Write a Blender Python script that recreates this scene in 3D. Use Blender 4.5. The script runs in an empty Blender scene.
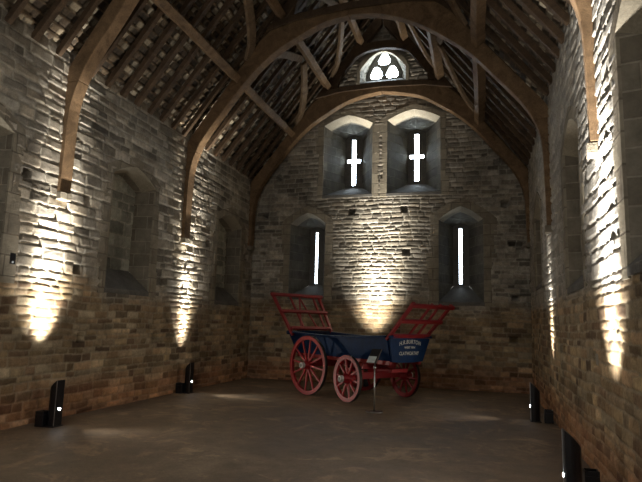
import bpy, bmesh, math, random
import numpy as np
from mathutils import Vector, Matrix
random.seed(7)
C = bpy.context.scene.collection
PI = math.pi
XL, XR, YE, ZW, CX = -6.52, 1.21, 15.31, 5.69, -2.65      # wall faces, end wall face, wall head, ridge line
SL, HALF = 1.30, 3.90
def roof_z(x): return 5.66 + SL*(HALF-abs(x-CX))           # underside of the rafters

# ------------------------------------------------------------------ node materials
class NT:
    def __init__(s, name):
        s.m = bpy.data.materials.new(name); s.m.use_nodes = True
        s.t = s.m.node_tree; s.b = s.t.nodes['Principled BSDF']
        s.co = s.t.nodes.new('ShaderNodeTexCoord')
    def n(s, kind, **kw):
        o = s.t.nodes.new(kind)
        for k, v in kw.items():
            if k in o.inputs.keys():
                if hasattr(v, 'is_output'): s.t.links.new(v, o.inputs[k])
                else: o.inputs[k].default_value = v
            else: setattr(o, k, v)
        return o
    def lk(s, a, b): s.t.links.new(a, b)
    def noise(s, scale, detail=4, rough=.6, vec=None, dist=0):
        o = s.n('ShaderNodeTexNoise', Scale=scale, Detail=detail, Roughness=rough, Distortion=dist)
        s.lk(vec or s.co.outputs['Object'], o.inputs['Vector']); return o.outputs['Fac']
    def ramp(s, fac, stops):
        o = s.n('ShaderNodeValToRGB'); s.lk(fac, o.inputs['Fac'])
        e = o.color_ramp.elements
        while len(e) < len(stops): e.new(.5)
        for i, (p, c) in enumerate(stops):
            e[i].position = p; e[i].color = (*c, 1) if len(c) == 3 else c
        return o.outputs['Color']
    def mix(s, a, b, fac, mode='MIX'):
        o = s.n('ShaderNodeMix'); o.data_type = 'RGBA'; o.blend_type = mode
        for i, v in ((0, fac), (6, a), (7, b)):
            if hasattr(v, 'is_output'): s.lk(v, o.inputs[i])
            elif i == 0: o.inputs[0].default_value = v
            else: o.inputs[i].default_value = (*v, 1)
        return o.outputs[2]
    def bump(s, h, strength=.5, dist=.01):
        o = s.n('ShaderNodeBump', Strength=strength, Distance=dist); s.lk(h, o.inputs['Height'])
        s.lk(o.outputs['Normal'], s.b.inputs['Normal'])
    def col(s, c):
        if hasattr(c, 'is_output'): s.lk(c, s.b.inputs['Base Color'])
        else: s.b.inputs['Base Color'].default_value = (*c, 1)
    def set(s, **kw):
        for k, v in kw.items(): s.b.inputs[k.replace('_', ' ')].default_value = v
        return s

def m_stone():
    s = NT('rubble_stone')
    a = s.n('ShaderNodeAttribute'); a.attribute_name = 'Col'
    g = s.ramp(s.noise(9, 6, .7), [(.25, (.55, .55, .55)), (.75, (1.25, 1.25, 1.25))])
    f = s.ramp(s.noise(60, 3, .7), [(.3, (.75, .74, .72)), (.7, (1.15, 1.15, 1.15))])
    s.col(s.mix(s.mix(a.outputs['Color'], g, 1, 'MULTIPLY'), f, 1, 'MULTIPLY'))
    s.bump(s.noise(55, 5, .7), .8, .014); s.set(Roughness=.92)
    s.b.inputs['Specular IOR Level'].default_value = .2
    return s.m
def m_ashlar(name, c1, c2):
    s = NT(name)
    a = s.n('ShaderNodeAttribute'); a.attribute_name = 'Col'
    c = s.ramp(s.noise(2.6, 6, .65), [(.3, c1), (.7, c2)])
    f = s.ramp(s.noise(40, 4, .7), [(.3, (.72, .72, .72)), (.7, (1.1, 1.1, 1.1))])
    s.col(s.mix(c, f, 1, 'MULTIPLY')); s.bump(s.noise(30, 5, .7), .5, .012); s.set(Roughness=.9)
    s.b.inputs['Specular IOR Level'].default_value = .2
    return s.m
def m_block(name, c1, c2, mo, bw=.55, bh=.26):
    # coursed smooth blocks for window reveals and infill, joints follow height and run
    s = NT(name)
    sep = s.n('ShaderNodeSeparateXYZ'); s.lk(s.co.outputs['Object'], sep.inputs[0])
    add = s.n('ShaderNodeMath', operation='ADD'); s.lk(sep.outputs[0], add.inputs[0]); s.lk(sep.outputs[1], add.inputs[1])
    cmb = s.n('ShaderNodeCombineXYZ'); s.lk(add.outputs[0], cmb.inputs[0]); s.lk(sep.outputs[2], cmb.inputs[1])
    br = s.n('ShaderNodeTexBrick', Scale=1.0, Color1=(*c1, 1), Color2=(*c2, 1), Mortar=(*mo, 1))
    br.inputs['Mortar Size'].default_value = .012; br.inputs['Brick Width'].default_value = bw; br.inputs['Row Height'].default_value = bh
    br.inputs['Mortar Smooth'].default_value = .4
    s.lk(cmb.outputs[0], br.inputs['Vector'])
    g = s.ramp(s.noise(5, 6, .7), [(.25, (.6, .6, .6)), (.75, (1.2, 1.2, 1.2))])
    s.col(s.mix(br.outputs['Color'], g, 1, 'MULTIPLY'))
    mm = s.n('ShaderNodeMath', operation='MULTIPLY_ADD'); s.lk(br.outputs['Fac'], mm.inputs[0]); mm.inputs[1].default_value = -.7
    s.lk(s.noise(30, 5, .7), mm.inputs[2]); s.bump(mm.outputs[0], .9, .018); s.set(Roughness=.92)
    s.b.inputs['Specular IOR Level'].default_value = .2
    return s.m
def m_wood(name, c1, c2, rough=.75):
    s = NT(name)
    n1 = s.noise(3.2, 6, .65, dist=1.2); n2 = s.noise(26, 4, .7, dist=2)
    c = s.ramp(n1, [(.3, c1), (.68, c2)])
    f = s.ramp(n2, [(.32, (.6, .58, .55)), (.6, (1.12, 1.12, 1.1))])
    s.col(s.mix(c, f, 1, 'MULTIPLY')); s.bump(n2, .6, .01); s.set(Roughness=rough)
    s.b.inputs['Specular IOR Level'].default_value = .3
    return s.m
def m_paint(name, c, rough=.35, var=.25, scale=8):
    s = NT(name)
    f = s.ramp(s.noise(scale, 5, .65), [(.25, (1-var,)*3), (.75, (1+var*.4,)*3)])
    s.col(s.mix(c, f, 1, 'MULTIPLY')); s.bump(s.noise(25, 3), .15, .004); s.set(Roughness=rough)
    return s.m
def m_plain(name, c, rough=.5, metal=0):
    s = NT(name); f = s.ramp(s.noise(14, 3), [(.3, (.85,)*3), (.7, (1.1,)*3)])
    s.col(s.mix(c, f, 1, 'MULTIPLY')); s.set(Roughness=rough, Metallic=metal); return s.m
def m_emit(name, c, st):
    s = NT(name); s.col((.8, .8, .8)); s.b.inputs['Emission Color'].default_value = (*c, 1)
    s.b.inputs['Emission Strength'].default_value = st; return s.m
def m_floor():
    s = NT('packed_floor')
    big = s.noise(.55, 5, .6, dist=.6); mid = s.noise(3.5, 6, .7); fine = s.noise(45, 5, .75)
    c = s.ramp(big, [(.32, (.12, .082, .052)), (.5, (.175, .125, .082)), (.66, (.25, .19, .13))])
    patch = s.ramp(s.noise(1.3, 7, .72, dist=.9), [(.54, (1, 1, 1)), (.60, (1.6, 1.55, 1.48))])
    f = s.ramp(mid, [(.3, (.72,)*3), (.7, (1.2,)*3)])
    g = s.ramp(fine, [(.3, (.7,)*3), (.7, (1.2,)*3)])
    s.col(s.mix(s.mix(s.mix(c, patch, 1, 'MULTIPLY'), f, 1, 'MULTIPLY'), g, 1, 'MULTIPLY'))
    a = s.n('ShaderNodeMath', operation='MULTIPLY_ADD'); s.lk(fine, a.inputs[0]); a.inputs[1].default_value = .35; s.lk(mid, a.inputs[2])
    s.bump(a.outputs[0], .75, .02)
    r = s.ramp(big, [(.3, (.5,)*3), (.7, (.75,)*3)]); s.lk(r, s.b.inputs['Roughness'])
    return s.m
def m_tiles():
    s = NT('roof_underside')
    a = s.n('ShaderNodeAttribute'); a.attribute_name = 'Col'
    f = s.ramp(s.noise(35, 4, .7), [(.3, (.6,)*3), (.7, (1.2,)*3)])
    s.col(s.mix(a.outputs['Color'], f, 1, 'MULTIPLY')); s.bump(s.noise(40, 4), .6, .012); s.set(Roughness=.9); return s.m

STONE = m_stone(); FLOOR = m_floor(); TILE = m_tiles()
ASH = m_ashlar('dressed_stone', (.30, .265, .20), (.44, .39, .30))
ASHD = m_block('weathered_dressed_stone', (.33, .29, .22), (.245, .21, .16), (.20, .17, .13), .5, .30)
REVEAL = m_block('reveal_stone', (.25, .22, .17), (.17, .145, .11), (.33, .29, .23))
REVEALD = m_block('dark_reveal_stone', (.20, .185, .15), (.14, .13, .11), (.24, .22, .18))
SILL = m_ashlar('sill_stone', (.11, .105, .095), (.19, .18, .165))
OAK = m_wood('old_oak', (.115, .070, .036), (.27, .172, .094))
RAFT = m_wood('rafter_oak', (.048, .031, .019), (.125, .08, .047))
OAKD = m_wood('dark_oak', (.05, .031, .018), (.12, .076, .044))
OAKG = m_wood('grey_oak', (.11, .072, .042), (.24, .165, .10))
RED = m_paint('red_paint', (.27, .008, .013), .48)
REDD = m_paint('worn_red_paint', (.26, .012, .014), .45, .35)
BLUE = m_paint('blue_paint', (.004, .026, .090), .55, .35); BLUE.node_tree.nodes['Principled BSDF'].inputs['Specular IOR Level'].default_value = .2
BLUEI = m_paint('faded_blue_paint', (.012, .05, .15), .6, .4)
PALE = m_paint('pale_lining', (.42, .48, .52), .5)
WHITE = m_paint('white_paint', (.6, .6, .56), .5)
BLACK = m_plain('black_metal', (.008, .008, .010), .3, .0)
DARK = m_plain('black_plastic', (.012, .012, .014), .5)
STEEL = m_plain('brushed_steel', (.45, .46, .47), .3, 1)
IRON = m_plain('dark_iron', (.05, .045, .04), .5, .7)
CARD = m_plain('pale_card', (.6, .7, .72), .5)
DAY = m_emit('daylit_glass', (.74, .88, 1.0), 40)
DAYL = m_emit('dim_daylit_glass', (.74, .88, 1.0), 14)
LED = m_emit('lamp_lens', (.92, .97, 1.0), 60)
UPL = m_emit('uplight_lens', (1.0, .86, .66), 40)

# ------------------------------------------------------------------ object helpers
def tag(o, label=None, cat=None, group=None, kind=None):
    if label: o['label'] = label
    if cat: o['category'] = cat
    if group: o['group'] = group
    if kind: o['kind'] = kind
    return o
def empty(name, loc=(0, 0, 0), rz=0):
    o = bpy.data.objects.new(name, None); C.objects.link(o); o.empty_display_size = .1
    o.location = loc; o.rotation_euler = (0, 0, rz); return o
def link(name, me, mat, parent=None, bevel=0, smooth=False):
    o = bpy.data.objects.new(name, me); C.objects.link(o)
    if mat: me.materials.append(mat)
    if parent: o.parent = parent
    if bevel:
        b = o.modifiers.new('edge', 'BEVEL'); b.width = bevel; b.segments = 2; b.limit_method = 'ANGLE'; b.angle_limit = .6
    if smooth:
        for p in me.polygons: p.use_smooth = True
    return o
class MB:
    def __init__(s): s.b = bmesh.new()
    def box(s, x0, x1, y0, y1, z0, z1):
        v = [s.b.verts.new(p) for p in ((x0,y0,z0),(x1,y0,z0),(x1,y1,z0),(x0,y1,z0),(x0,y0,z1),(x1,y0,z1),(x1,y1,z1),(x0,y1,z1))]
        for f in ((3,2,1,0),(4,5,6,7),(0,1,5,4),(1,2,6,5),(2,3,7,6),(3,0,4,7)): s.b.faces.new([v[i] for i in f])
        return s
    def bar(s, p, q, w, t, up=(0, 0, 1), w2=None, t2=None):
        """rectangular bar from p to q; w across, t along 'up'"""
        return s.path([p, q], [w, w2 or w], [t, t2 or t], up)
    def path(s, pts, w, t, up=(0, 0, 1)):
        pts = [Vector(p) for p in pts]; n = len(pts)
        if not isinstance(w, (list, tuple)): w = [w]*n
        if not isinstance(t, (list, tuple)): t = [t]*n
        rings = []
        for i, p in enumerate(pts):
            d = (pts[min(i+1, n-1)]-pts[max(i-1, 0)]).normalized()
            a = d.cross(Vector(up)).normalized(); c = a.cross(d).normalized()
            rings.append([s.b.verts.new(p+a*sx*w[i]/2+c*sy*t[i]/2) for sx, sy in ((-1,-1),(1,-1),(1,1),(-1,1))])
        for r0, r1 in zip(rings, rings[1:]):
            for k in range(4): s.b.faces.new((r0[k], r0[(k+1)%4], r1[(k+1)%4], r1[k]))
        s.b.faces.new(rings[0][::-1]); s.b.faces.new(rings[-1]); return s
    def cyl(s, p, q, r, r2=None, seg=16):
        p, q = Vector(p), Vector(q); d = (q-p).normalized(); a = d.orthogonal().normalized(); c = d.cross(a)
        if r2 is None: r2 = r
        R0 = [s.b.verts.new(p+(a*math.cos(k*2*PI/seg)+c*math.sin(k*2*PI/seg))*r) for k in range(seg)]
        R1 = [s.b.verts.new(q+(a*math.cos(k*2*PI/seg)+c*math.sin(k*2*PI/seg))*r2) for k in range(seg)]
        for k in range(seg): s.b.faces.new((R0[k], R0[(k+1)%seg], R1[(k+1)%seg], R1[k]))
        s.b.faces.new(R0[::-1]); s.b.faces.new(R1); return s
    def lathe(s, prof, seg=40, axis='y'):
        """closed profile of (r, h) swept round the axis"""
        rings = []
        for r, h in prof:
            ring = []
            for k in range(seg):
                a = k*2*PI/seg
                ring.append(s.b.verts.new((r*math.cos(a), h, r*math.sin(a)) if axis == 'y' else (r*math.cos(a), r*math.sin(a), h)))
            rings.append(ring)
        n = len(prof)
        for i in range(n):
            A, B = rings[i], rings[(i+1) % n]
            for k in range(seg): s.b.faces.new((A[k], A[(k+1)%seg], B[(k+1)%seg], B[k]))
        return s
    def build(s, name, mat, parent=None, bevel=0, smooth=False):
        bmesh.ops.recalc_face_normals(s.b, faces=s.b.faces[:])
        me = bpy.data.meshes.new(name); s.b.to_mesh(me); s.b.free()
        return link(name, me, mat, parent, bevel, smooth)
def strip_solid(inner, outer, F, t0, t1):
    """solid between two matching outlines (same count); F(u, z, n) -> world"""
    mb = MB(); n = len(inner)
    V = {}
    for k, tt in enumerate((t0, t1)):
        for i in range(n):
            V[0, i, k] = mb.b.verts.new(F(inner[i][0], inner[i][1], tt)); V[1, i, k] = mb.b.verts.new(F(outer[i][0], outer[i][1], tt))
    q = mb.b.faces.new
    for i in range(n-1):
        for k in (0, 1): q((V[0,i,k], V[0,i+1,k], V[1,i+1,k], V[1,i,k]))
        for s_ in (0, 1): q((V[s_,i,0], V[s_,i+1,0], V[s_,i+1,1], V[s_,i,1]))
    for i in (0, n-1): q((V[0,i,0], V[1,i,0], V[1,i,1], V[0,i,1]))
    return mb
def plate(outer, holes, F, t0, t1):
    """flat plate with openings, given thickness"""
    b = bmesh.new(); es = []
    for loop in [outer]+holes:
        vs = [b.verts.new((p[0], p[1], 0)) for p in loop]
        es += [b.edges.new((vs[i], vs[(i+1) % len(vs)])) for i in range(len(vs))]
    bmesh.ops.triangle_fill(b, use_beauty=True, use_dissolve=False, edges=es, normal=(0, 0, 1))
    bmesh.ops.solidify(b, geom=b.faces[:], thickness=1.0)
    zs = [v.co.z for v in b.verts]; lo, hi = min(zs), max(zs)
    for v in b.verts:
        n = t0 if abs(v.co.z-lo) < abs(v.co.z-hi) else t1
        v.co = Vector(F(v.co.x, v.co.y, n))
    mb = MB(); mb.b.free(); mb.b = b; return mb

# ------------------------------------------------------------------ rubble walls (real relief, every stone its own tone)
def vnoise(u, v, sc, seed):
    r = np.random.RandomState(seed); g = r.rand(256, 256)
    x = u*sc+37.3; y = v*sc+11.7; xi = np.floor(x).astype(int); yi = np.floor(y).astype(int)
    fx = x-xi; fy = y-yi; fx = fx*fx*(3-2*fx); fy = fy*fy*(3-2*fy)
    a = g[xi%256, yi%256]; b = g[(xi+1)%256, yi%256]; c = g[xi%256, (yi+1)%256]; d = g[(xi+1)%256, (yi+1)%256]
    return (a*(1-fx)+b*fx)*(1-fy)+(c*(1-fx)+d*fx)*fy-.5
def sstep(a, b, x):
    t = np.clip((x-a)/(b-a), 0, 1); return t*t*(3-2*t)
def rubble(U, V, seed, ch=(.075, .15), cw=(.13, .38), depth=.032, palette=None, upper=None, big=1.35):
    R = np.random.RandomState(seed)
    vw = V+.045*vnoise(U, V, .7, seed+1)+.03*vnoise(U, V, 2.3, seed+2)+.012*vnoise(U, V, 9, seed+12)
    uw = U+.035*vnoise(U, V, 3.1, seed+3)+.016*vnoise(U, V, 11, seed+13)
    cb = [V.min()-.6]
    while cb[-1] < V.max()+.6: cb.append(cb[-1]+R.uniform(*ch)*(1.0 if cb[-1] < 2.1 else big))
    cb = np.array(cb); ci = np.searchsorted(cb, vw)-1
    disp = np.zeros_like(U); col = np.zeros(U.shape+(3,)); bare = np.zeros_like(U)
    pal = np.array(palette); pu = np.array(upper)
    zone = sstep(1.85, 2.35, V+.5*vnoise(U, V, 1.1, seed+4))
    for k in range(len(cb)-1):
        m = ci == k
        if not m.any(): continue
        w = [U.min()-.6]
        while w[-1] < U.max()+.6: w.append(w[-1]+R.uniform(*cw)*(.7+.3*(cb[k+1]-cb[k])/.11))
        w = np.array(w); n = len(w)
        u = uw[m]; v = vw[m]; j = np.searchsorted(w, u)-1
        mortar_w = .010
        d = np.minimum(np.minimum(u-w[j], w[j+1]-u), np.minimum(v-cb[k], cb[k+1]-v))
        d = d+.010*vnoise(u, v, 17, seed+5)
        pr = sstep(.003, .020, d-mortar_w*.4)
        off = R.rand(n)[j]; tx = R.uniform(-1, 1, n)[j]; ty = R.uniform(-1, .7, n)[j]
        cu = (u-(w[j]+w[j+1])/2); cv = (v-(cb[k]+cb[k+1])/2)
        disp[m] = -depth*.8+pr*(depth*.7+off*depth*.6+tx*cu*.06+ty*cv*.16)
        ip = R.randint(0, len(pal), n)[j]; br = R.uniform(.55, 1.35, n)[j]
        z = zone[m][:, None]
        st = (pal[ip]*(1-z)+pu[ip % len(pu)]*z)*br[:, None]
        mo = np.array((.33, .27, .19))*(1-z)+np.array((.42, .39, .33))*z
        prc = sstep(.003, .019, d)[:, None]
        col[m] = mo*(1-prc)+st*prc
    rough = .45+.32*zone-.15*sstep(3.8, 4.6, V)
    disp *= rough
    disp += .030*vnoise(U, V, .8, seed+6)+rough*(.007*vnoise(U, V, 6, seed+7)+.006*vnoise(U, V, 22, seed+8))
    col *= (1+.5*vnoise(U, V, 1.7, seed+9)+.35*vnoise(U, V, 5, seed+10))[..., None]
    return disp, np.clip(col*1.2, .01, .85)
def grid_mesh(name, P, col, keep, mat, parent=None):
    nu, nv = P.shape[:2]; idx = np.arange(nu*nv).reshape(nu, nv)
    q = np.stack([idx[:-1, :-1], idx[1:, :-1], idx[1:, 1:], idx[:-1, 1:]], -1)[keep]
    used = np.zeros(nu*nv, bool); used[q.ravel()] = True
    remap = np.cumsum(used)-1; q = remap[q]
    co = P.reshape(-1, 3)[used]; cc = col.reshape(-1, 3)[used]
    me = bpy.data.meshes.new(name); me.vertices.add(len(co)); me.vertices.foreach_set('co', co.astype('f').ravel())
    me.loops.add(q.size); me.loops.foreach_set('vertex_index', q.astype('i').ravel())
    me.polygons.add(len(q)); me.polygons.foreach_set('loop_start', np.arange(0, q.size, 4, dtype='i'))
    me.polygons.foreach_set('loop_total', np.full(len(q), 4, 'i')); me.update(calc_edges=True)
    a = me.color_attributes.new('Col', 'FLOAT_COLOR', 'POINT')
    a.data.foreach_set('color', np.concatenate([cc, np.ones((len(cc), 1))], 1).astype('f').ravel())
    me.polygons.foreach_set('use_smooth', np.ones(len(q), bool))
    return link(name, me, mat, parent)
LOW = [(.34, .25, .145), (.26, .185, .11), (.41, .31, .19), (.20, .135, .085), (.30, .225, .145), (.36, .25, .15), (.38, .31, .21)]
UPP = [(.36, .32, .26), (.29, .255, .205), (.42, .38, .32), (.25, .22, .18), (.33, .30, .25), (.38, .33, .26)]
FL = lambda u, z, n: (XL-n, u, z)          # wall frames: u along the wall, n into the wall
FR = lambda u, z, n: (XR+n, u, z)
FE = lambda u, z, n: (u, YE+n, z)

def arch(u0, u1, z0, zs, za, n=7, sag=.55):
    """pointed, low-rise opening outline from the foot of one jamb over the head to the other foot"""
    uc = (u0+u1)/2; p = [(u0, z0)]+[(u0, z0+(zs-z0)*k/5) for k in range(1, 5)]
    for k in range(n+1):
        t = k/n; p.append((u0+(uc-u0)*t, zs+(za-zs)*(t+sag*t*(1-t))))
    for k in range(1, n+1):
        t = 1-k/n; p.append((u1+(uc-u1)*t, zs+(za-zs)*(t+sag*t*(1-t))))
    p += [(u1, z0+(zs-z0)*k/5) for k in range(4, 0, -1)]+[(u1, z0)]
    return p
def in_arch(U, V, o, g):
    u0, u1, z0, zs, za = o; uc = (u0+u1)/2; t = np.clip(1-np.abs(U-uc)/((u1-u0)/2), 0, 1)
    head = zs+(za-zs)*(t+.55*t*(1-t))
    return (U > u0-g) & (U < u1+g) & (V > z0-g) & (V < head+g)

def wall(name, F, us, vs, seed, openings, holes, top=None, extra=None, ch=(.085, .15), cw=(.16, .44), depth=.026, spots=(), big=1.4):
    U, V = np.meshgrid(us, vs, indexing='ij')
    disp, col = rubble(U, V, seed, ch, cw, depth, LOW, UPP, big)
    if extra is not None: col = extra(U, V, col)
    for (hu, hv, w, h) in holes:
        m = (np.abs(U-hu) < w/2) & (np.abs(V-hv) < h/2); disp[m] = -.40
    for (hu, hv, w, h, c) in spots:
        m = (np.abs(U-hu) < w/2) & (np.abs(V-hv) < h/2); col[m] = np.array(c); disp[m] = .008+.004*vnoise(U, V, 9, 3)[m]
    P = np.zeros(U.shape+(3,)); fx = F(U, V, -disp)
    for i in range(3): P[..., i] = fx[i]
    Uc = (U[:-1, :-1]+U[1:, 1:])/2; Vc = (V[:-1, :-1]+V[1:, 1:])/2
    keep = np.ones(Uc.shape, bool)
    for o in openings: keep &= ~in_arch(Uc, Vc, o, .06)
    if top is not None: keep &= Vc < top(Uc)
    return tag(grid_mesh(name, P, np.clip(col, .01, .9), keep, STONE), kind='structure')

def window(name, F, o, back, depth, slit=None, cross=None, ring=.20, blocked=False, seed=1, sill_back=None):
    """a splayed recess with dressed surround; back = (u0,u1,z0,zs,za) outline at the given depth"""
    r = random.Random(seed)
    w = empty(name, F((o[0]+o[1])/2, o[2], 0)); tag(w, kind='structure'); inv = Vector(w.location)
    G = lambda u, z, n: tuple(Vector(F(u, z, n))-inv)
    A = arch(*o); B = arch(*back)
    # dressed surround: quoins of uneven length
    uc = (o[0]+o[1])/2; out = []
    n = len(A)
    jl = [ring*r.uniform(.75, 1.5) for _ in range(6)]; jr = [ring*r.uniform(.75, 1.5) for _ in range(6)]
    inner, outer = [], []
    zq = [o[2]+(o[3]-o[2])*k/5 for k in range(6)]
    for k in range(5):
        for z in (zq[k]-(.10 if k == 0 else 0), zq[k+1]-.001): inner.append((o[0], z)); outer.append((o[0]-jl[k], z))
    head = A[5:-5] if len(A) > 12 else A
    head = [p for p in A if p[1] >= o[3]-1e-6]
    rr = ring*.95
    for i, p in enumerate(head):
        t = 1-abs(p[0]-uc)/((o[1]-o[0])/2)
        inner.append(p); outer.append((p[0]+(p[0]-uc)/((o[1]-o[0])/2)*rr, p[1]+rr*(.55+.45*t)))
    for k in range(4, -1, -1):
        for z in (zq[k+1]-.001, zq[k]-(.10 if k == 0 else 0)): inner.append((o[1], z)); outer.append((o[1]+jr[k], z))
    strip_solid(inner, outer, G, -.012, .13).build('stone_surround', ASHD, w, .008)
    # reveal: ruled faces front to back in steps
    mb = MB(); steps = 6; rows = []
    A2 = [(p[0], p[1]) for p in A]
    for s_ in range(steps+1):
        t = s_/steps; rows.append([mb.b.verts.new(G(A2[i][0]*(1-t)+B[i][0]*t, A2[i][1]*(1-t)+B[i][1]*t, .02+(depth-.02)*t)) for i in range(n)])
    for a_, b_ in zip(rows, rows[1:]):
        for i in range(n-1): mb.b.faces.new((a_[i], a_[i+1], b_[i+1], b_[i]))
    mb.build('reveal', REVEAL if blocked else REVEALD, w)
    hd = [i for i in range(n) if A[i][1] >= o[3]-1e-6]
    mix_ = lambda t: [(A[i][0]*(1-t)+B[i][0]*t, A[i][1]*(1-t)+B[i][1]*t-.004) for i in hd]
    mb = MB(); ra = [mb.b.verts.new(G(q[0], q[1], -.014)) for q in [A[i] for i in hd]]; t_ = .26/depth
    rb = [mb.b.verts.new(G(q[0], q[1]-.006, .02+(depth-.02)*t_)) for q in mix_(t_)]
    rc = [mb.b.verts.new(G(q[0], q[1]+.05, .02+(depth-.02)*t_)) for q in mix_(t_)]
    for i in range(len(hd)-1): mb.b.faces.new((ra[i], ra[i+1], rb[i+1], rb[i])); mb.b.faces.new((rb[i], rb[i+1], rc[i+1], rc[i]))
    mb.build('arch_stones', ASH, w)
    mb = MB()
    p0, p1, p2, p3 = (o[0]-.02, o[2], -.015), (o[1]+.02, o[2], -.015), (back[1], back[2], depth), (back[0], back[2], depth)
    top_ = [mb.b.verts.new(G(*p)) for p in (p0, p1, p2, p3)]; bot = [mb.b.verts.new(G(p[0], p[1]-.09, p[2])) for p in (p0, p1, p2, p3)]
    mb.b.faces.new(top_); mb.b.faces.new(bot[::-1])
    for k in range(4): mb.b.faces.new((top_[k], top_[(k+1)%4], bot[(k+1)%4], bot[k]))
    mb.build('sill', SILL, w, .01)
    hp = []
    if slit:
        u0, u1, z0, z1 = slit
        if cross:
            c0, c1, cz0, cz1 = cross
            hp = [(u0, z0), (u1, z0), (u1, cz0), (c1, cz0), (c1, cz1), (u1, cz1), (u1, z1), (u0, z1), (u0, cz1), (c0, cz1), (c0, cz0), (u0, cz0)]
        else: hp = [(u0, z0), (u1, z0), (u1, z1), (u0, z1)]
    Bq = [(p[0]+(.03 if p[0] > (back[0]+back[1])/2 else -.03), p[1]) for p in B]
    if blocked:
        us = np.arange(back[0]-.05, back[1]+.05, .022); vs = np.arange(back[2]-.1, back[4]+.1, .02)
        U, V = np.meshgrid(us, vs, indexing='ij'); d, c = rubble(U, V, seed+50, (.10, .2), (.2, .45), .03, [(.34, .33, .28), (.26, .25, .22), (.40, .39, .33)], [(.34, .34, .29), (.27, .27, .23), (.40, .40, .34)])
        P = np.zeros(U.shape+(3,)); fx = F(U, V, depth-.01-d)
        for i in range(3): P[..., i] = fx[i]-inv[i]
        grid_mesh('infill', P, c, np.ones((len(us)-1, len(vs)-1), bool), STONE, w)
    else:
        plate(Bq, [hp], G, depth-.01, depth+.12).build('slit_frame', SILL, w)
        mb = plate(hp, [], G, depth+.075, depth+.085); mb.build('glass_pane', DAY if cross else DAYL, w)
    return w

OPL = [(4.95, 6.30, 2.15, 4.22, 4.5), (8.62, 10.0, 2.13, 4.27, 4.55), (12.98, 14.42, 2.10, 4.2, 4.47)]
OPR = [(3.9, 5.28, 2.15, 4.28, 4.56), (7.45, 8.80, 2.2, 4.2, 4.5), (12.35, 13.65, 2.55, 4.15, 4.44)]
OPE = [(-4.41, -2.96, 5.28, 7.38, 7.66), (-2.53, -1.04, 5.28, 7.42, 7.70), (-5.36, -4.30, 2.35, 4.46, 4.78), (-1.10, .06, 2.25, 4.48, 4.84), (-3.36, -2.02, 8.62, 9.02, 9.56)]
HL = [(6.62,3.68),(7.97,3.58),(7.88,2.39),(6.51,2.40),(8.1,1.25),(10.68,3.57),(12.47,3.5),(10.58,2.38),(10.38,1.25),(12.37,1.32),(14.83,3.46),(15.01,1.3)]
HR = [(5.76,3.38),(7.07,3.39),(7.05,2.36),(5.41,2.33),(11.52,3.48),(9.76,3.49),(9.39,1.28),(5.3,1.31),(11.25,2.3),(6.95,1.29)]
HE = [(-5.75,5.87),(-6.17,4.69),(-3.53,4.77),(-2.04,4.81),(-1.98,3.6),(.47,6.03),(.63,4.89),(.98,3.66),(.85,2.38),(.78,1.31),(-6.23,3.55),(-6.11,1.08)]
rh = random.Random(3)
sz = lambda L: [(u, v, rh.uniform(.15, .21), rh.uniform(.15, .19)) for u, v in L]
def redbase(U, V, col):
    k = (1-sstep(.25, .75, V+.25*vnoise(U, V, 1.5, 77)))[..., None]
    return col*(1-k)+col*np.array((1.08, .80, .70))*k
def endtone(U, V, col): return redbase(U, V, col)*.82
def rtone(U, V, col):
    k = sstep(2.0, 2.12, V+.10*vnoise(U, V, 2.0, 78))[..., None]      # limewash kept above window-sill height
    return redbase(U, V, col)*(1-k)+(col*.45+np.array((.30, .29, .27))*.75)*k
wall('wall_left', FL, np.concatenate([np.arange(-3, 3, .12), np.arange(3, YE+.1, .019)]), np.arange(-.06, 6.0, .017), 11, OPL, sz(HL), extra=redbase)
wall('wall_right', FR, np.concatenate([np.arange(-3, 3, .12), np.arange(3, YE+.1, .021)]), np.arange(-.06, 6.0, .016), 23, OPR, sz(HR), extra=rtone, depth=.027,
     spots=[(6.83, 1.29, .16, .14, (.42, .38, .31))])
wall('wall_back', FE, np.arange(XL-.1, XR+.1, .018), np.arange(-.06, 10.95, .018), 37, OPE, sz(HE)+[(.86, 3.78, .34, .10)], top=lambda U: 5.66+SL*(HALF-np.abs(U-CX))+.22, extra=endtone,
     ch=(.085, .145), cw=(.16, .42), depth=.022, big=1.0)

ZB = 2.62
for i, o in enumerate(OPL):
    window('window_%d' % (i+1), FL, o, (o[0]+.10, o[1]-.10, o[2]+.42, o[3]-.12, o[4]-.14), .42, blocked=True, seed=20+i, ring=.2)
for i, o in enumerate(OPR):
    window('window_%d' % (i+4), FR, o, (o[0]+.10, o[1]-.10, o[2]+.42, o[3]-.12, o[4]-.14), .42, blocked=True, seed=30+i, ring=.2)
D = .85
window('window_7', FE, OPE[0], (-3.95, -3.42, 5.68, 7.20, 7.34), D, (-3.755, -3.625, 5.76, 7.20), (-3.90, -3.48, 6.46, 6.58), ring=.16, seed=41)
window('window_8', FE, OPE[1], (-2.05, -1.52, 5.72, 7.26, 7.40), D, (-1.855, -1.725, 5.82, 7.26), (-2.00, -1.58, 6.50, 6.62), ring=.16, seed=42)
window('window_9', FE, OPE[2], (-5.00, -4.58, 2.72, 4.40, 4.50), D, (-4.84, -4.75, 2.78, 4.34), ring=.22, seed=43)
window('window_10', FE, OPE[3], (-.76, -.33, 2.74, 4.42, 4.52), D, (-.60, -.51, 2.80, 4.38), ring=.24, seed=44)
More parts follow.
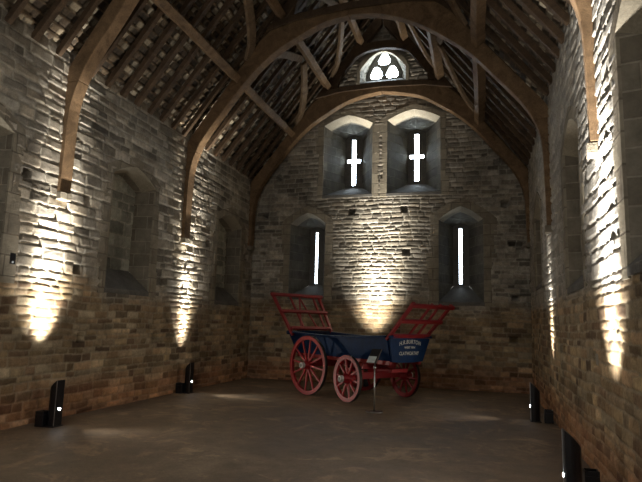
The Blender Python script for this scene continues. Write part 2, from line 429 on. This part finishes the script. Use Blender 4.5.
# trefoil light high in the gable
def petal(cx, cz, r, a0):
    pts = []
    for k in range(28):
        a = k*2*PI/28; rr = r*(1.0+.13*math.cos(3*(a-PI/2))+.04*max(0, math.sin(a)))
        pts.append((cx+rr*math.cos(a), cz+rr*math.sin(a)*1.08))
    return pts
o = OPE[4]; w = empty('window_11', FE(-2.69, o[2], 0)); tag(w, kind='structure'); iv = Vector(w.location)
G = lambda u, z, n: tuple(Vector(FE(u, z, n))-iv)
A = arch(*o, sag=.9); Bk = arch(-3.28, -2.18, 8.90, 9.12, 9.88, sag=.9)
A = [(A[0][0], A[0][1]-.1)]+A[1:-1]+[(A[-1][0], A[-1][1]-.1)]
out = [(p[0]+(p[0]+2.69)*.14, p[1]+(.12 if p[1] > o[3]+.02 else 0)) for p in A]
strip_solid(A, out, G, -.012, .13).build('stone_surround', ASH, w, .008)
mb = MB(); rows = []
for s_ in range(5):
    t = s_/4; rows.append([mb.b.verts.new(G(a[0]*(1-t)+b[0]*t, a[1]*(1-t)+b[1]*t, .02+.53*t)) for a, b in zip(A, Bk)])
for a_, b_ in zip(rows, rows[1:]):
    for i in range(len(A)-1): mb.b.faces.new((a_[i], a_[i+1], b_[i+1], b_[i]))
mb.build('reveal', REVEAL, w)
mb = MB(); q = [G(o[0], o[2], -.01), G(o[1], o[2], -.01), G(-2.18, 8.92, .55), G(-3.28, 8.92, .55)]
t_ = [mb.b.verts.new(p) for p in q]; b_ = [mb.b.verts.new((p[0], p[1], p[2]-.08)) for p in q]
mb.b.faces.new(t_); mb.b.faces.new(b_[::-1])
for k in range(4): mb.b.faces.new((t_[k], t_[(k+1)%4], b_[(k+1)%4], b_[k]))
mb.build('sill', SILL, w)
PT = [petal(-2.735, 9.56, .175, PI/2), petal(-2.975, 9.13, .178, PI*1.2), petal(-2.495, 9.13, .178, -PI*.2)]
plate([(p[0]*1.0, p[1]) for p in Bk], PT, G, .54, .66).build('tracery', SILL, w)
for pt in PT: plate(pt, [], G, .60, .61).build('glass_pane', DAY, w)

# ------------------------------------------------------------------ floor
us = np.arange(XL-.2, XR+.2, .07); vs = np.arange(-3, YE+.2, .07); U, V = np.meshgrid(us, vs, indexing='ij')
P = np.stack([U, V, .012*vnoise(U, V, .9, 5)+.006*vnoise(U, V, 4, 6)-.006], -1)
tag(grid_mesh('floor', P, np.ones(P.shape)*.5, np.ones((len(us)-1, len(vs)-1), bool), FLOOR), kind='structure')

# ------------------------------------------------------------------ roof: stone tiles on laths, seen between the rafters
RC = [(.34, .28, .19), (.07, .05, .03), (.52, .45, .33), (.14, .10, .06), (.05, .036, .022), (.42, .34, .23), (.08, .06, .04), (.12, .085, .055)]
def slope(name, sg, seed):
    L = 4.35*math.hypot(1, SL); us = np.arange(1.0, YE+.25, .028); vs = np.arange(0, L, .026)
    U, V = np.meshgrid(us, vs, indexing='ij'); R = np.random.RandomState(seed)
    row = .155; ci = np.floor(V/row+.12*vnoise(U, V, 3, seed)).astype(int); fv = V/row-ci
    disp = np.zeros_like(U); col = np.zeros(U.shape+(3,)); pal = np.array(RC)
    for k in range(ci.min(), ci.max()+1):
        m = ci == k
        if not m.any(): continue
        w = [0.]
        while w[-1] < YE+.6: w.append(w[-1]+R.uniform(.07, .20))
        w = np.array(w); j = np.searchsorted(w, U[m])-1; n = len(w)
        d = np.minimum(U[m]-w[j], w[j+1]-U[m]); off = R.rand(n)[j]; f = fv[m]
        gap = sstep(0, .022, d)*sstep(0, .10, f+.04*vnoise(U[m], V[m], 12, seed+2))
        disp[m] = gap*(.015+.035*off)+.028*f
        c = pal[R.randint(0, len(pal), n)[j]]*R.uniform(.6, 1.25, n)[j][:, None]
        col[m] = c*gap[:, None]+np.array((.05, .036, .025))*(1-gap)[:, None]
        lath = (f > .78)[:, None]                                         # the riven lath each row hangs on
        col[m] = np.where(lath, np.array((.17, .115, .065)), col[m]); disp[m] = np.where(f > .78, .065, disp[m])
    s0 = 4.35*sg; l = math.hypot(1, SL)
    nx, nz = -sg*SL/l, -1/l                                                # towards the room
    X = CX+s0-sg*V/l; Z = 5.66+SL*(HALF-4.35)+V*SL/l
    h = .20-disp
    P = np.stack([X-nx*h, U, Z-nz*h], -1)
    return tag(grid_mesh(name, P, col, np.ones((len(us)-1, len(vs)-1), bool), TILE), kind='structure')
slope('ceiling_left', -1, 61); slope('ceiling_right', 1, 62)

TR = [(7.36, 6.36), (11.29, 10.62), (15.04, 15.04)]        # the trusses: where each meets the left and the right wall
def ty(i, x): a, b = TR[i]; return a+(b-a)*(x-XL)/(XR-XL)
nr = Vector((SL, 0, 1)).normalized()
ordw = ['right beside it', 'second from it', 'third from it', 'fourth from it', 'fifth from it', 'sixth from it', 'seventh from it', 'last in the bay']
bays = [('just beyond the nearest truss', 0, 1), ('just beyond the middle truss', 1, 2)]
for sg, sd in ((-1, 'left'), (1, 'right')):
    def rafter(yl, yr, label, group):
        r = random.Random(label)
        x = XL if sg < 0 else XR; y = yl if sg < 0 else yr
        pts = []
        up = Vector((sg*SL, 0, 1)).normalized()
        for k in range(7):
            t = k/6; s_ = 3.83*(1-t)+.03; pts.append((CX+sg*s_, y+r.uniform(-.012, .012)+.03*math.sin(t*3+y), 5.66+SL*(HALF-s_)+.055))
        tag(MB().path(pts, .095*r.uniform(.85, 1.2), .10, up).build('rafter', random.Random(label+'m').choice([RAFT, OAKD, RAFT]), None, .006), label, 'rafter', group)
    for desc, a, b in bays:
        y0 = TR[a][0 if sg < 0 else 1]; y1 = TR[b][0 if sg < 0 else 1]; n = 8
        for k in range(n):
            y = y0+(y1-y0)*(k+.75)/(n+.45)
            rafter(y, y, 'brown rafter on the %s slope %s, %s' % (sd, desc, ordw[k]), 'common rafters on the %s roof slope' % sd)
    y0 = TR[0][0 if sg < 0 else 1]
    for k in range(5):
        y = y0-.42-k*.48
        rafter(y, y, 'brown rafter on the %s slope this side of the nearest truss, %s' % (sd, ['right beside it', 'second from it', 'third from it', 'fourth from it', 'fifth from it'][k]), 'common rafters on the %s roof slope' % sd)

# purlins
for sg, sd in ((-1, 'left'), (1, 'right')):
    for s_, nm, w_, t_ in ((2.75, 'lowest', .17, .22), (1.70, 'middle', .16, .22), (.72, 'topmost', .15, .18)):
        x = CX+sg*s_; z = 5.66+SL*(HALF-s_); up = Vector((sg*SL, 0, 1)).normalized()
        c = Vector((x, 0, z))-up*.11; r = random.Random(nm+sd)
        pts = [(c.x+r.uniform(-.015, .015), y, c.z+r.uniform(-.015, .015)) for y in np.linspace(1.2, YE-.02, 12)]
        tag(MB().path(pts, w_, t_, up).build('purlin', OAK, None, .015), 'long brown oak purlin running lengthwise, %s of three on the %s roof slope' % (nm, sd), 'purlin', 'purlins under the rafters')

# trusses
SOF = [(-3.79, 3.46), (-3.78, 4.2), (-3.75, 4.95), (-3.62, 5.42), (-3.38, 5.82), (-3.0, 6.32), (-2.55, 6.86), (-2.1, 7.27), (-1.6, 7.62), (-1.1, 7.90), (-.55, 8.08), (0, 8.15)]
def lerp(a, b, t): return a+(b-a)*t
def outer_pt(s_, z):
    # back of the blade: the wall below, the rafters above, the collar near the crown
    a = abs(s_)
    if z < 5.3: return (-3.93, z+.02)
    t = (z-5.3)/(8.15-5.3); ox = -3.93+3.93*max(0, min(1, (t*1.0)))
    return None
OUT = [(-3.93, 3.46), (-3.93, 4.2), (-3.93, 4.95), (-3.93, 5.42), (-3.86, 5.68), (-3.52, 6.12), (-2.98, 6.80), (-2.52, 7.38), (-2.0, 7.98), (-1.45, 8.30), (-.7, 8.42), (0, 8.44)]
def truss(i, label, th, foot=3.46, upper=True):
    yl, yr = TR[i]; d = Vector((XR-XL, yr-yl, 0)).normalized(); nrm = Vector((-d.y, d.x, 0))
    root = empty('roof_truss', (CX, ty(i, CX), 5.7)); tag(root, label, 'roof truss', 'curved oak trusses across the barn'); ov = Vector(root.location)
    r = random.Random(i)
    for sg in (-1, 1):
        def F(s_, z, n):
            x = CX-sg*s_*-1 if False else CX+s_*(1 if sg < 0 else -1)
            return tuple(Vector((x, ty(i, x), z))+nrm*n-ov)
        k0 = 6 if True else 0
        jit = [(r.uniform(-.02, .02), r.uniform(-.02, .02)) for _ in SOF]
        inn = [(p[0]+(j[0] if 2 < q < 11 else 0), (foot if q == 0 else p[1])+(j[1] if 2 < q < 11 else 0)) for q, (p, j) in enumerate(zip(SOF, jit))]
        ou = [(p[0], foot if q == 0 else p[1]) for q, p in enumerate(OUT)]
        # smooth subdivision of both outlines
        def sub(L):
            o_ = []
            for q in range(len(L)-1):
                p0, p1, p2, p3 = L[max(q-1, 0)], L[q], L[q+1], L[min(q+2, len(L)-1)]
                for s__ in range(4):
                    t = s__/4
                    o_.append(tuple(.5*((2*p1[c])+(-p0[c]+p2[c])*t+(2*p0[c]-5*p1[c]+4*p2[c]-p3[c])*t*t+(-p0[c]+3*p1[c]-3*p2[c]+p3[c])*t**3) for c in (0, 1)))
            return o_+[L[-1]]
        I, O = sub(inn), sub(ou)
        cut = 12
        # wall post
        strip_solid(I[:cut+1], O[:cut+1], F, -th*.5, th*.5).build('wall_post', OAK, root, .012)
        strip_solid(I[cut:], O[cut:], F, -th/2, th/2).build('arch_brace', OAK, root, .018)
        strip_solid([(-3.76, foot-.13), (-3.76, foot-.005)], [(-3.93, foot-.13), (-3.93, foot-.005)], F, -th*.5, th*.5).build('foot_block', ASHD, root, .01)
        # principal rafter along the roof
        a = [(-3.75, roof_z(CX-3.75)-.02), (-.02, roof_z(CX-.02)-.02)]; b = [(-3.45, roof_z(CX-3.45)-.36), (-.02, roof_z(CX)-.50)]
        strip_solid(b, a, F, -th*.36, th*.36).build('principal_rafter', OAKD, root, .015)
        if upper:
            up_i = [(-1.30, 8.40), (-1.22, 8.75), (-1.06, 9.02), (-.84, 9.24), (-.55, 9.40), (-.25, 9.47), (0, 9.49)]
            up_o = [(-1.62, 8.40), (-1.50, 8.80), (-1.32, 9.06), (-1.08, 9.30), (-.72, 9.60), (-.30, 9.70), (0, 9.72)]
            strip_solid(sub(up_i), sub(up_o), F, -th*.3, th*.3).build('upper_brace', OAKD, root, .012)
    def F2(s_, z, n): x = CX+s_; return tuple(Vector((x, ty(i, x), z))+nrm*n-ov)
    cb = [(-1.95, 8.08), (-1.2, 8.22), (0, 8.27), (1.2, 8.22), (1.95, 8.08)]; ct = [(-1.85, 8.26), (-1.2, 8.38), (0, 8.43), (1.2, 8.38), (1.85, 8.26)]
    strip_solid(cb, ct, F2, -th*.68, th*.68).build('collar_beam', OAKD, root, .015)
    return root
truss(0, 'nearest curved oak truss, springing from posts on both side walls overhead', .22, 3.58)
truss(1, 'middle curved oak truss, its arch spanning the whole barn before the wagon', .23, 3.44)
truss(2, 'far curved oak truss standing against the end wall around the upper windows', .24, 3.78)

# wind braces, curved, lying under the rafters between purlins
def brace(sg, i, away, s0, s1, ymid, label, w=.19):
    x0 = CX+sg*s0; y0 = ty(i, x0)+.08*away
    up = Vector((sg*SL, 0, 1)).normalized(); pts = []
    for k in range(9):
        t = k/8; bow = .20*math.sin(PI*t)
        s_ = s0+(s1-s0)*t-bow*.9*(1 if True else 0); y = y0+(ymid-y0)*t-away*bow*.35*0
        s_ = s0+(s1-s0)*(t**.62)
        pts.append(tuple(Vector((CX+sg*s_, y, 5.66+SL*(HALF-s_)))-up*.05))
    ws = [w*(1.15-.35*abs(k/8-.3)) for k in range(9)]
    tag(MB().path(pts, ws, .085, up).build('wind_brace', OAKG, None, .012), label, 'wind brace', 'curved wind braces under the roof')
for sg, sd in ((-1, 'left'), (1, 'right')):
    xm = CX+sg*1.7
    m2 = (ty(1, xm)+ty(2, xm))/2; m1 = (ty(0, xm)+ty(1, xm))/2
    brace(sg, 1, 1, 2.35, 1.80, m2-.1, 'curved oak wind brace rising from the middle truss to middle purlin, %s slope' % sd)
    brace(sg, 2, -1, 2.55, 1.80, m2+.1, 'curved oak wind brace rising from the far truss to middle purlin, %s slope' % sd)
    brace(sg, 1, 1, 1.35, .80, m2-.1, 'curved oak wind brace rising from the middle truss to topmost purlin, %s slope' % sd, .15)
    brace(sg, 2, -1, 1.50, .80, m2+.1, 'curved oak wind brace rising from the far truss to topmost purlin, %s slope' % sd, .15)
    brace(sg, 1, -1, 2.45, 1.80, m1+.1, 'curved oak wind brace on the near side of the middle truss, %s slope' % sd)

# ------------------------------------------------------------------ bollard lights and floor uplights
def spot(name, loc, target, energy, ang, blend, color, rad, parent=None):
    l = bpy.data.lights.new(name, 'SPOT'); l.energy = energy; l.spot_size = math.radians(ang); l.spot_blend = blend; l.color = color; l.shadow_soft_size = rad
    o = bpy.data.objects.new(name, l); C.objects.link(o); o.location = loc
    o.rotation_euler = (Vector(target)-Vector(loc)).to_track_quat('-Z', 'Y').to_euler()
    return o
WARM = (1.0, .92, .76); COOL = (.93, .97, 1.0)
def bollard(x, y, sg, label):
    """sg = +1: room is towards +x"""
    r = empty('bollard_light', (x, y, 0)); tag(r, label, 'bollard light', 'black bollard lights along the side walls')
    if sg < 0: r.rotation_euler = (0, 0, PI)
    # D-shaped tube, flat face to the room, top cut on a slant
    mb = MB(); pts = []; rad = .088; H1, H0 = .665, .50
    for k in range(17):
        a = PI/2+PI*k/16; pts.append((rad*math.cos(a)*1.15, rad*math.sin(a)))
    pts = [(.05, rad)]+pts+[(.05, -rad)]
    top = []; bot = []
    for px, py in pts:
        t = (px+.10)/.15; z = H0+(H1-H0)*min(1, max(0, t))**.7
        bot.append(mb.b.verts.new((px, py, 0))); top.append(mb.b.verts.new((px, py, z)))
    n = len(pts)
    for k in range(n): mb.b.faces.new((bot[k], bot[(k+1)%n], top[(k+1)%n], top[k]))
    mb.b.faces.new(bot[::-1]); mb.b.faces.new(top)
    mb.build('housing', BLACK, r, .004)
    MB().box(-.115, .07, -.105, .105, 0, .012).build('base_plate', DARK, r, .003)
    MB().box(.050, .056, -rad*.98, -rad*.86, .02, H1-.01).build('highlight_strip', STEEL, r)  # thin pale strip added to stand in for the specular line on the front plate
    MB().cyl((.05, 0, .25), (.062, 0, .25), .030, .030, 20).build('bezel', DARK, r)
    MB().cyl((.062, 0, .25), (.066, 0, .25), .019, .019, 20).build('lens', LED, r)
    return r
def uplight(x, y, label, hot=False):
    r = empty('uplight_box' if hot else 'power_box', (x, y, 0)); tag(r, label, 'uplight' if hot else 'box', None if hot else 'low black boxes at the wall foot')
    mb = MB(); a, h, t = .07, .22, .012
    mb.box(-a, a, -a, a, 0, h-.05); mb.box(-a, -a+t, -a, a, h-.05, h); mb.box(a-t, a, -a, a, h-.05, h); mb.box(-a+t, a-t, -a, -a+t, h-.05, h); mb.box(-a+t, a-t, a-t, a, h-.05, h)
    mb.build('housing', BLACK, r, .003)
    MB().cyl((0, 0, h-.05), (0, 0, h-.042), .046, .046, 20).build('lens' if hot else 'lid', UPL if hot else DARK, r)
    return r
bollard(-6.06, 7.14, 1, 'black slant-topped bollard light with glowing dot, by the nearer wall glow left of the wagon')
bollard(-6.25, 11.44, 1, 'black slant-topped bollard light between the nearest bollard and the wagon, small glowing dot')
bollard(.86, 10.85, -1, 'slim black bollard light near the far corner right of the wagon')
bollard(.78, 5.97, -1, 'tall black bollard light cut by the bottom edge of the photo')
uplight(-6.22, 7.07, 'low black box between the nearest left bollard and stone wall')
uplight(-6.41, 11.34, 'low black box beside the second left bollard, against the wall')
uplight(1.09, 10.77, 'low black box behind the slim bollard near the far right corner')
uplight(1.03, 6.42, 'low black box behind the bollard at the bottom of the photo')
uplight(-2.87, 14.50, 'low black box uplight on the floor behind the wagon', True)
for (bx, by, sg, tz, e, a, c, e2) in ((-6.06, 7.14, -1, 1.85, 1700, 38, WARM, 420), (-6.25, 11.44, -1, 2.35, 1500, 36, WARM, 300), (.86, 10.85, 1, 1.55, 420, 32, WARM, 120), (.79, 5.97, 1, 2.9, 2800, 36, (1, .96, .90), 1000)):
    spot('spot_wall', (bx+sg*.02, by, .65), ((XL if sg < 0 else XR), by+.1, tz), e, a, 1, c, .03)
    spot('spot_beam', (bx+sg*.02, by, .65), ((XL if sg < 0 else XR), by+.1, tz+(.45 if tz < 1.6 else .95)), e*2.2, a*.62, 1, (1, .95, .86), .03)
    spot('spot_spill', (bx+sg*.02, by, .65), ((XL if sg < 0 else XR)-sg*.1, by+.1, 3.5), e2*1.0, 66, 1, (1, .95, .87), .05)
spot('spot_wall', (-2.87, 14.50, .25), (-2.75, 15.31, 3.0), 2100, 36, 1, WARM, .04)
spot('spot_beam', (-2.87, 14.50, .25), (-2.72, 15.31, 4.0), 4200, 24, 1, (1, .95, .86), .04)
spot('spot_spill', (-2.87, 14.50, .25), (-2.75, 15.31, 4.8), 1300, 54, 1, (1, .95, .85), .05)
for (x, y, sg, e) in ((-6.06, 7.14, 1, 30), (-6.25, 11.44, 1, 30), (.86, 10.85, -1, 30), (.78, 5.97, -1, 30)):
    spot('spot_floor', (x+sg*.075, y, .25), (x+sg*3.6, y, -.02), e, 38, .9, (1, .93, .8), .015)
    spot('spot_room', (x+sg*.075, y, .25), (x+sg*4, y, 1.05), 60, 84, .8, (1, .9, .74), .02)

# small lamp set in a putlog hole of the left wall
lp = empty('niche_lamp', (XL-.02, 6.51, 2.40)); tag(lp, 'small black box lamp set in a wall hole, left edge of the photo', 'lamp')
MB().box(-.09, .035, -.055, .055, -.075, .085).build('housing', BLACK, lp, .006)
MB().cyl((.035, 0, -.045), (.041, 0, -.045), .016, .016, 16).build('lens', m_plain('dull_lens', (.7, .75, .8), .2), lp)

# ------------------------------------------------------------------ sign stand
st = empty('sign_stand', (-1.95, 10.62, 0), -.25); tag(st, 'steel pole sign stand with tilted black and white panel in front of wagon', 'sign stand')
MB().lathe([(.001, 0), (.16, 0), (.16, .008), (.15, .014), (.001, .016)], 40, 'z').build('base_disc', STEEL, st, 0)
MB().cyl((0, 0, .012), (0, 0, .93), .014, .014, 16).build('pole', STEEL, st, 0, True)
MB().cyl((0, 0, .78), (0, 0, .84), .024, .024, 16).build('collar', STEEL, st, 0, True)
cosA, sinA = math.cos(.75), math.sin(.75)
def pp(u, v, n): return (u-.05, v*cosA+n*-sinA, .97+v*sinA+n*cosA)
def slab(u0, u1, v0, v1, n0, n1):
    mb = MB(); V = [mb.b.verts.new(pp(*q)) for q in ((u0,v0,n0),(u1,v0,n0),(u1,v1,n0),(u0,v1,n0),(u0,v0,n1),(u1,v0,n1),(u1,v1,n1),(u0,v1,n1))]
    for f in ((3,2,1,0),(4,5,6,7),(0,1,5,4),(1,2,6,5),(2,3,7,6),(3,0,4,7)): mb.b.faces.new([V[i] for i in f])
    return mb
slab(-.085, .115, -.12, .24, 0, .012).build('panel', DARK, st, .002)
slab(-.08, .085, -.115, .045, .013, .016).build('notice', CARD, st)
slab(.113, .121, -.12, .24, .0, .02).build('panel_edge', STEEL, st)

# ------------------------------------------------------------------ the wagon
ang = math.atan2(-.57, .82)
W = empty('farm_wagon', (-2.772, 12.798, 0), ang)
tag(W, 'old blue farm wagon with red wheels and red ladder frames at both ends', 'wagon')
def wheel(x, sy, R, wid, nsp, steer=0):
    t = .88; y = sy*t
    e = MB()
    h = R*.115
    o = MB().lathe([(R, -wid/2), (R, wid/2), (R-.012, wid/2), (R-.085, wid/2*.8), (R-.085, -wid/2*.8), (R-.012, -wid/2)], 56).build('wheel', RED, W, 0, True)
    m = o.modifiers.new('edge', 'EDGE_SPLIT'); m.split_angle = .6
    o.location = (x, y, R); o.rotation_euler = (0, .13, steer)
    # tyre, hub, cap, spokes are the wheel's own pieces
    MB().lathe([(R+.004, -wid/2*.96), (R+.004, wid/2*.96), (R-.002, wid/2*.96), (R-.002, -wid/2*.96)], 56).build('tyre', IRON, o, 0, True)
    hub = MB().lathe([(.001, -.15), (.055, -.15), (.065, -.12), (.105, -.05), (.105, .05), (.075, .13), (.075, .16), (.001, .16)], 24).build('hub', RED, o, 0, True)
    s_ = -1 if sy < 0 else 1
    MB().lathe([(.034, s_*.165), (.060, s_*.165), (.066, s_*.13), (.066, s_*.20), (.045, s_*.215), (.034, s_*.20)], 24).build('hub_cap', WHITE, o, 0)
    MB().cyl((0, s_*.15, 0), (0, s_*.20, 0), .03, .03, 12).build('axle_end', IRON, o)
    for k in range(nsp):
        a = k*2*PI/nsp; dx, dz = math.cos(a), math.sin(a)
        MB().path([(dx*.09, (.02 if k % 2 else -.02), dz*.09), (dx*.35*R, 0, dz*.35*R), (dx*(R-.07), 0, dz*(R-.07))], [.05, .046, .034], [.04, .034, .034], (0, 1, 0)).build('spoke', RED, o, .006)
wheel(-.675, -1, .655, .075, 12); wheel(-.675, 1, .655, .075, 12)
wheel(.675, -1, .478, .075, 10, math.radians(-7)); wheel(.675, 1, .478, .075, 10, math.radians(-7))
MB().cyl((-.675, -.85, .655), (-.675, .85, .655), .04, .04, 12).bar((-.675, -.62, .70), (-.675, .62, .70), .11, .13).build('rear_axle', REDD, W)
MB().cyl((.675, -.84, .478), (.675, .84, .478), .036, .036, 12).bar((.675, -.66, .52), (.675, .66, .52), .12, .13).build('front_axle', RED, W)
MB().bar((.675, -.5, .72), (.675, .5, .72), .14, .12).bar((-.675, -.5, .81), (-.675, .5, .81), .12, .10).build('bolster', REDD, W, .01)
MB().bar((-1.0, 0, .70), (.95, 0, .66), .09, .09).bar((.675, -.28, .62), (1.32, -.16, .66), .06, .07).bar((.675, .28, .62), (1.32, .16, .66), .06, .07).build('perch_pole', RED, W, .008)
MB().bar((1.30, -.24, .66), (1.30, .24, .66), .08, .08).bar((.30, -.5, .62), (.30, .5, .62), .07, .07).bar((.675, -.45, .60), (.30, -.3, .62), .06, .06).bar((.675, .45, .60), (.30, .3, .62), .06, .06).build('forecarriage', RED, W, .008)
MB().lathe([(.24, .60), (.30, .60), (.30, .64), (.24, .64)], 32, 'z').build('turntable_ring', IRON, W).location = (.675, 0, 0)
# body
XB0, XB1 = -1.62, 1.52
def rim(t): return 1.36-.055*math.sin(PI*t)      # slightly sagging top line
N = 14
body_w = lambda t: .60+.02*math.sin(PI*t)
for sy in (-1, 1):
    mb = MB(); rows = []
    for k in range(N+1):
        t = k/N; x = XB0+(XB1-XB0)*t; zb = .87-.03*math.sin(PI*t)
        row = []
        for j in range(5):
            q = j/4; y = sy*(.47+(body_w(t)-.47)*q**.8); z = zb+(rim(t)-zb)*q
            row.append((mb.b.verts.new((x, y, z)), mb.b.verts.new((x, y-sy*.03, z))))
        rows.append(row)
    for a, b in zip(rows, rows[1:]):
        for j in range(4):
            for s_ in (0, 1): mb.b.faces.new((a[j][s_], b[j][s_], b[j+1][s_], a[j+1][s_]))
        for j in (0, 4): mb.b.faces.new((a[j][0], b[j][0], b[j][1], a[j][1]))
    for a in (rows[0], rows[-1]):
        for j in range(4): mb.b.faces.new((a[j][0], a[j][1], a[j+1][1], a[j+1][0]))
    mb.build('side_board', BLUE, W, 0)
    pts = [(XB0+(XB1-XB0)*k/N, sy*(body_w(k/N)+.025), rim(k/N)+.01) for k in range(N+1)]
    MB().path(pts, .085, .045).build('top_rail', BLUE, W, .008)
    MB().path([(p[0], p[1]-sy*-.0, p[2]+.024) for p in pts], .030, .006).build('rail_lining', PALE, W)
    MB().bar((XB0, sy*.44, .835), (XB1-.02, sy*.44, .835), .08, .09).build('sill_beam', REDD, W, .008)
mb = MB()
for k in range(6): mb.box(XB0, XB1, -.47+k*.158, -.47+k*.158+.15, .862, .885)
mb.build('floor_boards', BLUEI, W)
def endboard(x, lean, wt, wb, zt, zb, name, mat, th=.035):
    """curved top, winged ends, narrower at the floor"""
    out = []
    for k in range(13):
        t = -1+k/6; out.append((wt*t, zt+.045*(1-t*t)-.02*(abs(t) > .99)))
    inn = [(wb*(-1+k/6), zb-.02*(1-(-1+k/6)**2)) for k in range(13)]
    F = lambda u, z, n: (x+lean*(z-zb)/(zt-zb)+n, u, z)
    strip_solid(inn, out, F, -th/2, th/2).build(name, mat, W, .006)
    return F
FB = endboard(1.54, .08, .61, .47, 1.345, .86, 'front_board', BLUE)
MB().path([(1.64, .64*(-1+k/5), 1.365+.045*(1-(-1+k/5)**2)) for k in range(11)], .06, .05).build('front_rail', BLUE, W, .01)
endboard(-1.62, -.12, .66, .48, 1.36, .86, 'tail_board', BLUE)
MB().cyl((-1.76, -.70, 1.36), (-1.76, .70, 1.36), .048, .048, 16).build('tail_roller', BLUE, W, 0, True)
# lettering on the front board: faces forward (+x), reads left to right seen from the front
def lettering(txt, size, z, arc, nm, width):
    cu = bpy.data.curves.new('lettering', 'FONT'); cu.body = txt; cu.size = size; cu.align_x = 'CENTER'; cu.extrude = .001; cu.space_character = 1.08; cu.offset = .0015
    o = bpy.data.objects.new('tmp', cu); C.objects.link(o); dg = bpy.context.evaluated_depsgraph_get()
    me = bpy.data.meshes.new_from_object(o.evaluated_get(dg)); bpy.data.objects.remove(o)
    xs = [v.co.x for v in me.vertices]; k = width*.9/(max(xs)-min(xs))
    for v in me.vertices:
        u = v.co.x*k; zz = z+v.co.y-arc*(u/(width/2))**2
        v.co = Vector(FB(u, zz, .0225+v.co.z))          # board leans forward
    p = link('lettering', me, WHITE, W); p['label'] = 'white painted %s line of lettering' % nm
lettering('H.R.BURTON', .115, 1.235, .055, 'curved upper', .72)
lettering('WEST PEN', .060, 1.135, 0, 'small middle', .36)
lettering('CLATWORTHY', .100, 1.00, 0, 'lower', .66)
# harvest ladders
def ladder(base_x, w0, z0, top_x, w1, z1, n_bars, label, diag):
    root = bpy.data.objects.new('harvest_ladder', None); C.objects.link(root); root.parent = W; root['label'] = label
    P = lambda u, t: Vector((base_x+(top_x-base_x)*t, (w0+(w1-w0)*t)*u, z0+(z1-z0)*t))
    up = Vector((-(z1-z0), 0, top_x-base_x)).normalized()
    for u in n_bars:
        t0 = -.14 if abs(u) > .9 else 0
        MB().path([P(u, t0), P(u, .5), P(u, 1.03)], .075 if abs(u) > .9 else .05, .055 if abs(u) > .9 else .04, up).build('stile', RED, root, .006)
    for t, k in ((.03, .95), (.5, 1.08), (.98, 1.12)):
        a, b = P(-1.0*k, t), P(1.0*k, t); off = up*-.04*(1 if top_x > base_x else 1)
        MB().bar(a+off, b+off, .08, .055, up).build('rung', RED, root, .006)
    if diag:
        MB().bar(P(-.45, .05), P(.1, .95), .04, .03, up).build('cross_brace', RED, root, .004)
        MB().bar(P(.35, .05), P(.1, .95), .035, .03, up).build('cross_brace', RED, root, .004)
ladder(1.60, .58, 1.40, 2.22, .58, 2.03, (-1, -.05, .4, 1), 'red slatted frame leaning forward over the front board', False)
ladder(-1.70, .66, 1.42, -2.38, .76, 2.30, (-1, -.3, .72, 1), 'red slatted frame leaning back over the tail', True)

# ------------------------------------------------------------------ daylight from the open end behind the viewer, camera
wd = bpy.data.worlds.new('sky'); bpy.context.scene.world = wd; wd.use_nodes = True
bg = wd.node_tree.nodes['Background']; bg.inputs[0].default_value = (1.0, .97, .90, 1); bg.inputs[1].default_value = .9

cam = bpy.data.cameras.new('camera'); co = bpy.data.objects.new('camera', cam); C.objects.link(co)
f, pitch, yaw, roll = 559.85, .146023, .281198, .027444
cam.sensor_fit = 'HORIZONTAL'; cam.sensor_width = 36; cam.lens = f*36/642; cam.clip_start = .05
fw = Vector((-math.sin(yaw)*math.cos(pitch), math.cos(yaw)*math.cos(pitch), math.sin(pitch)))
rt = Vector((math.cos(yaw), math.sin(yaw), 0)); up = rt.cross(fw)
r2 = rt*math.cos(roll)+up*math.sin(roll); u2 = -rt*math.sin(roll)+up*math.cos(roll)
co.matrix_world = Matrix(((r2.x, u2.x, -fw.x, 0), (r2.y, u2.y, -fw.y, 0), (r2.z, u2.z, -fw.z, 1.6), (0, 0, 0, 1)))
S = bpy.context.scene; S.camera = co
S.view_settings.view_transform = 'Standard'; S.view_settings.look = 'None'; S.view_settings.gamma = 1; S.view_settings.use_curve_mapping = False
S.view_settings.exposure = 0
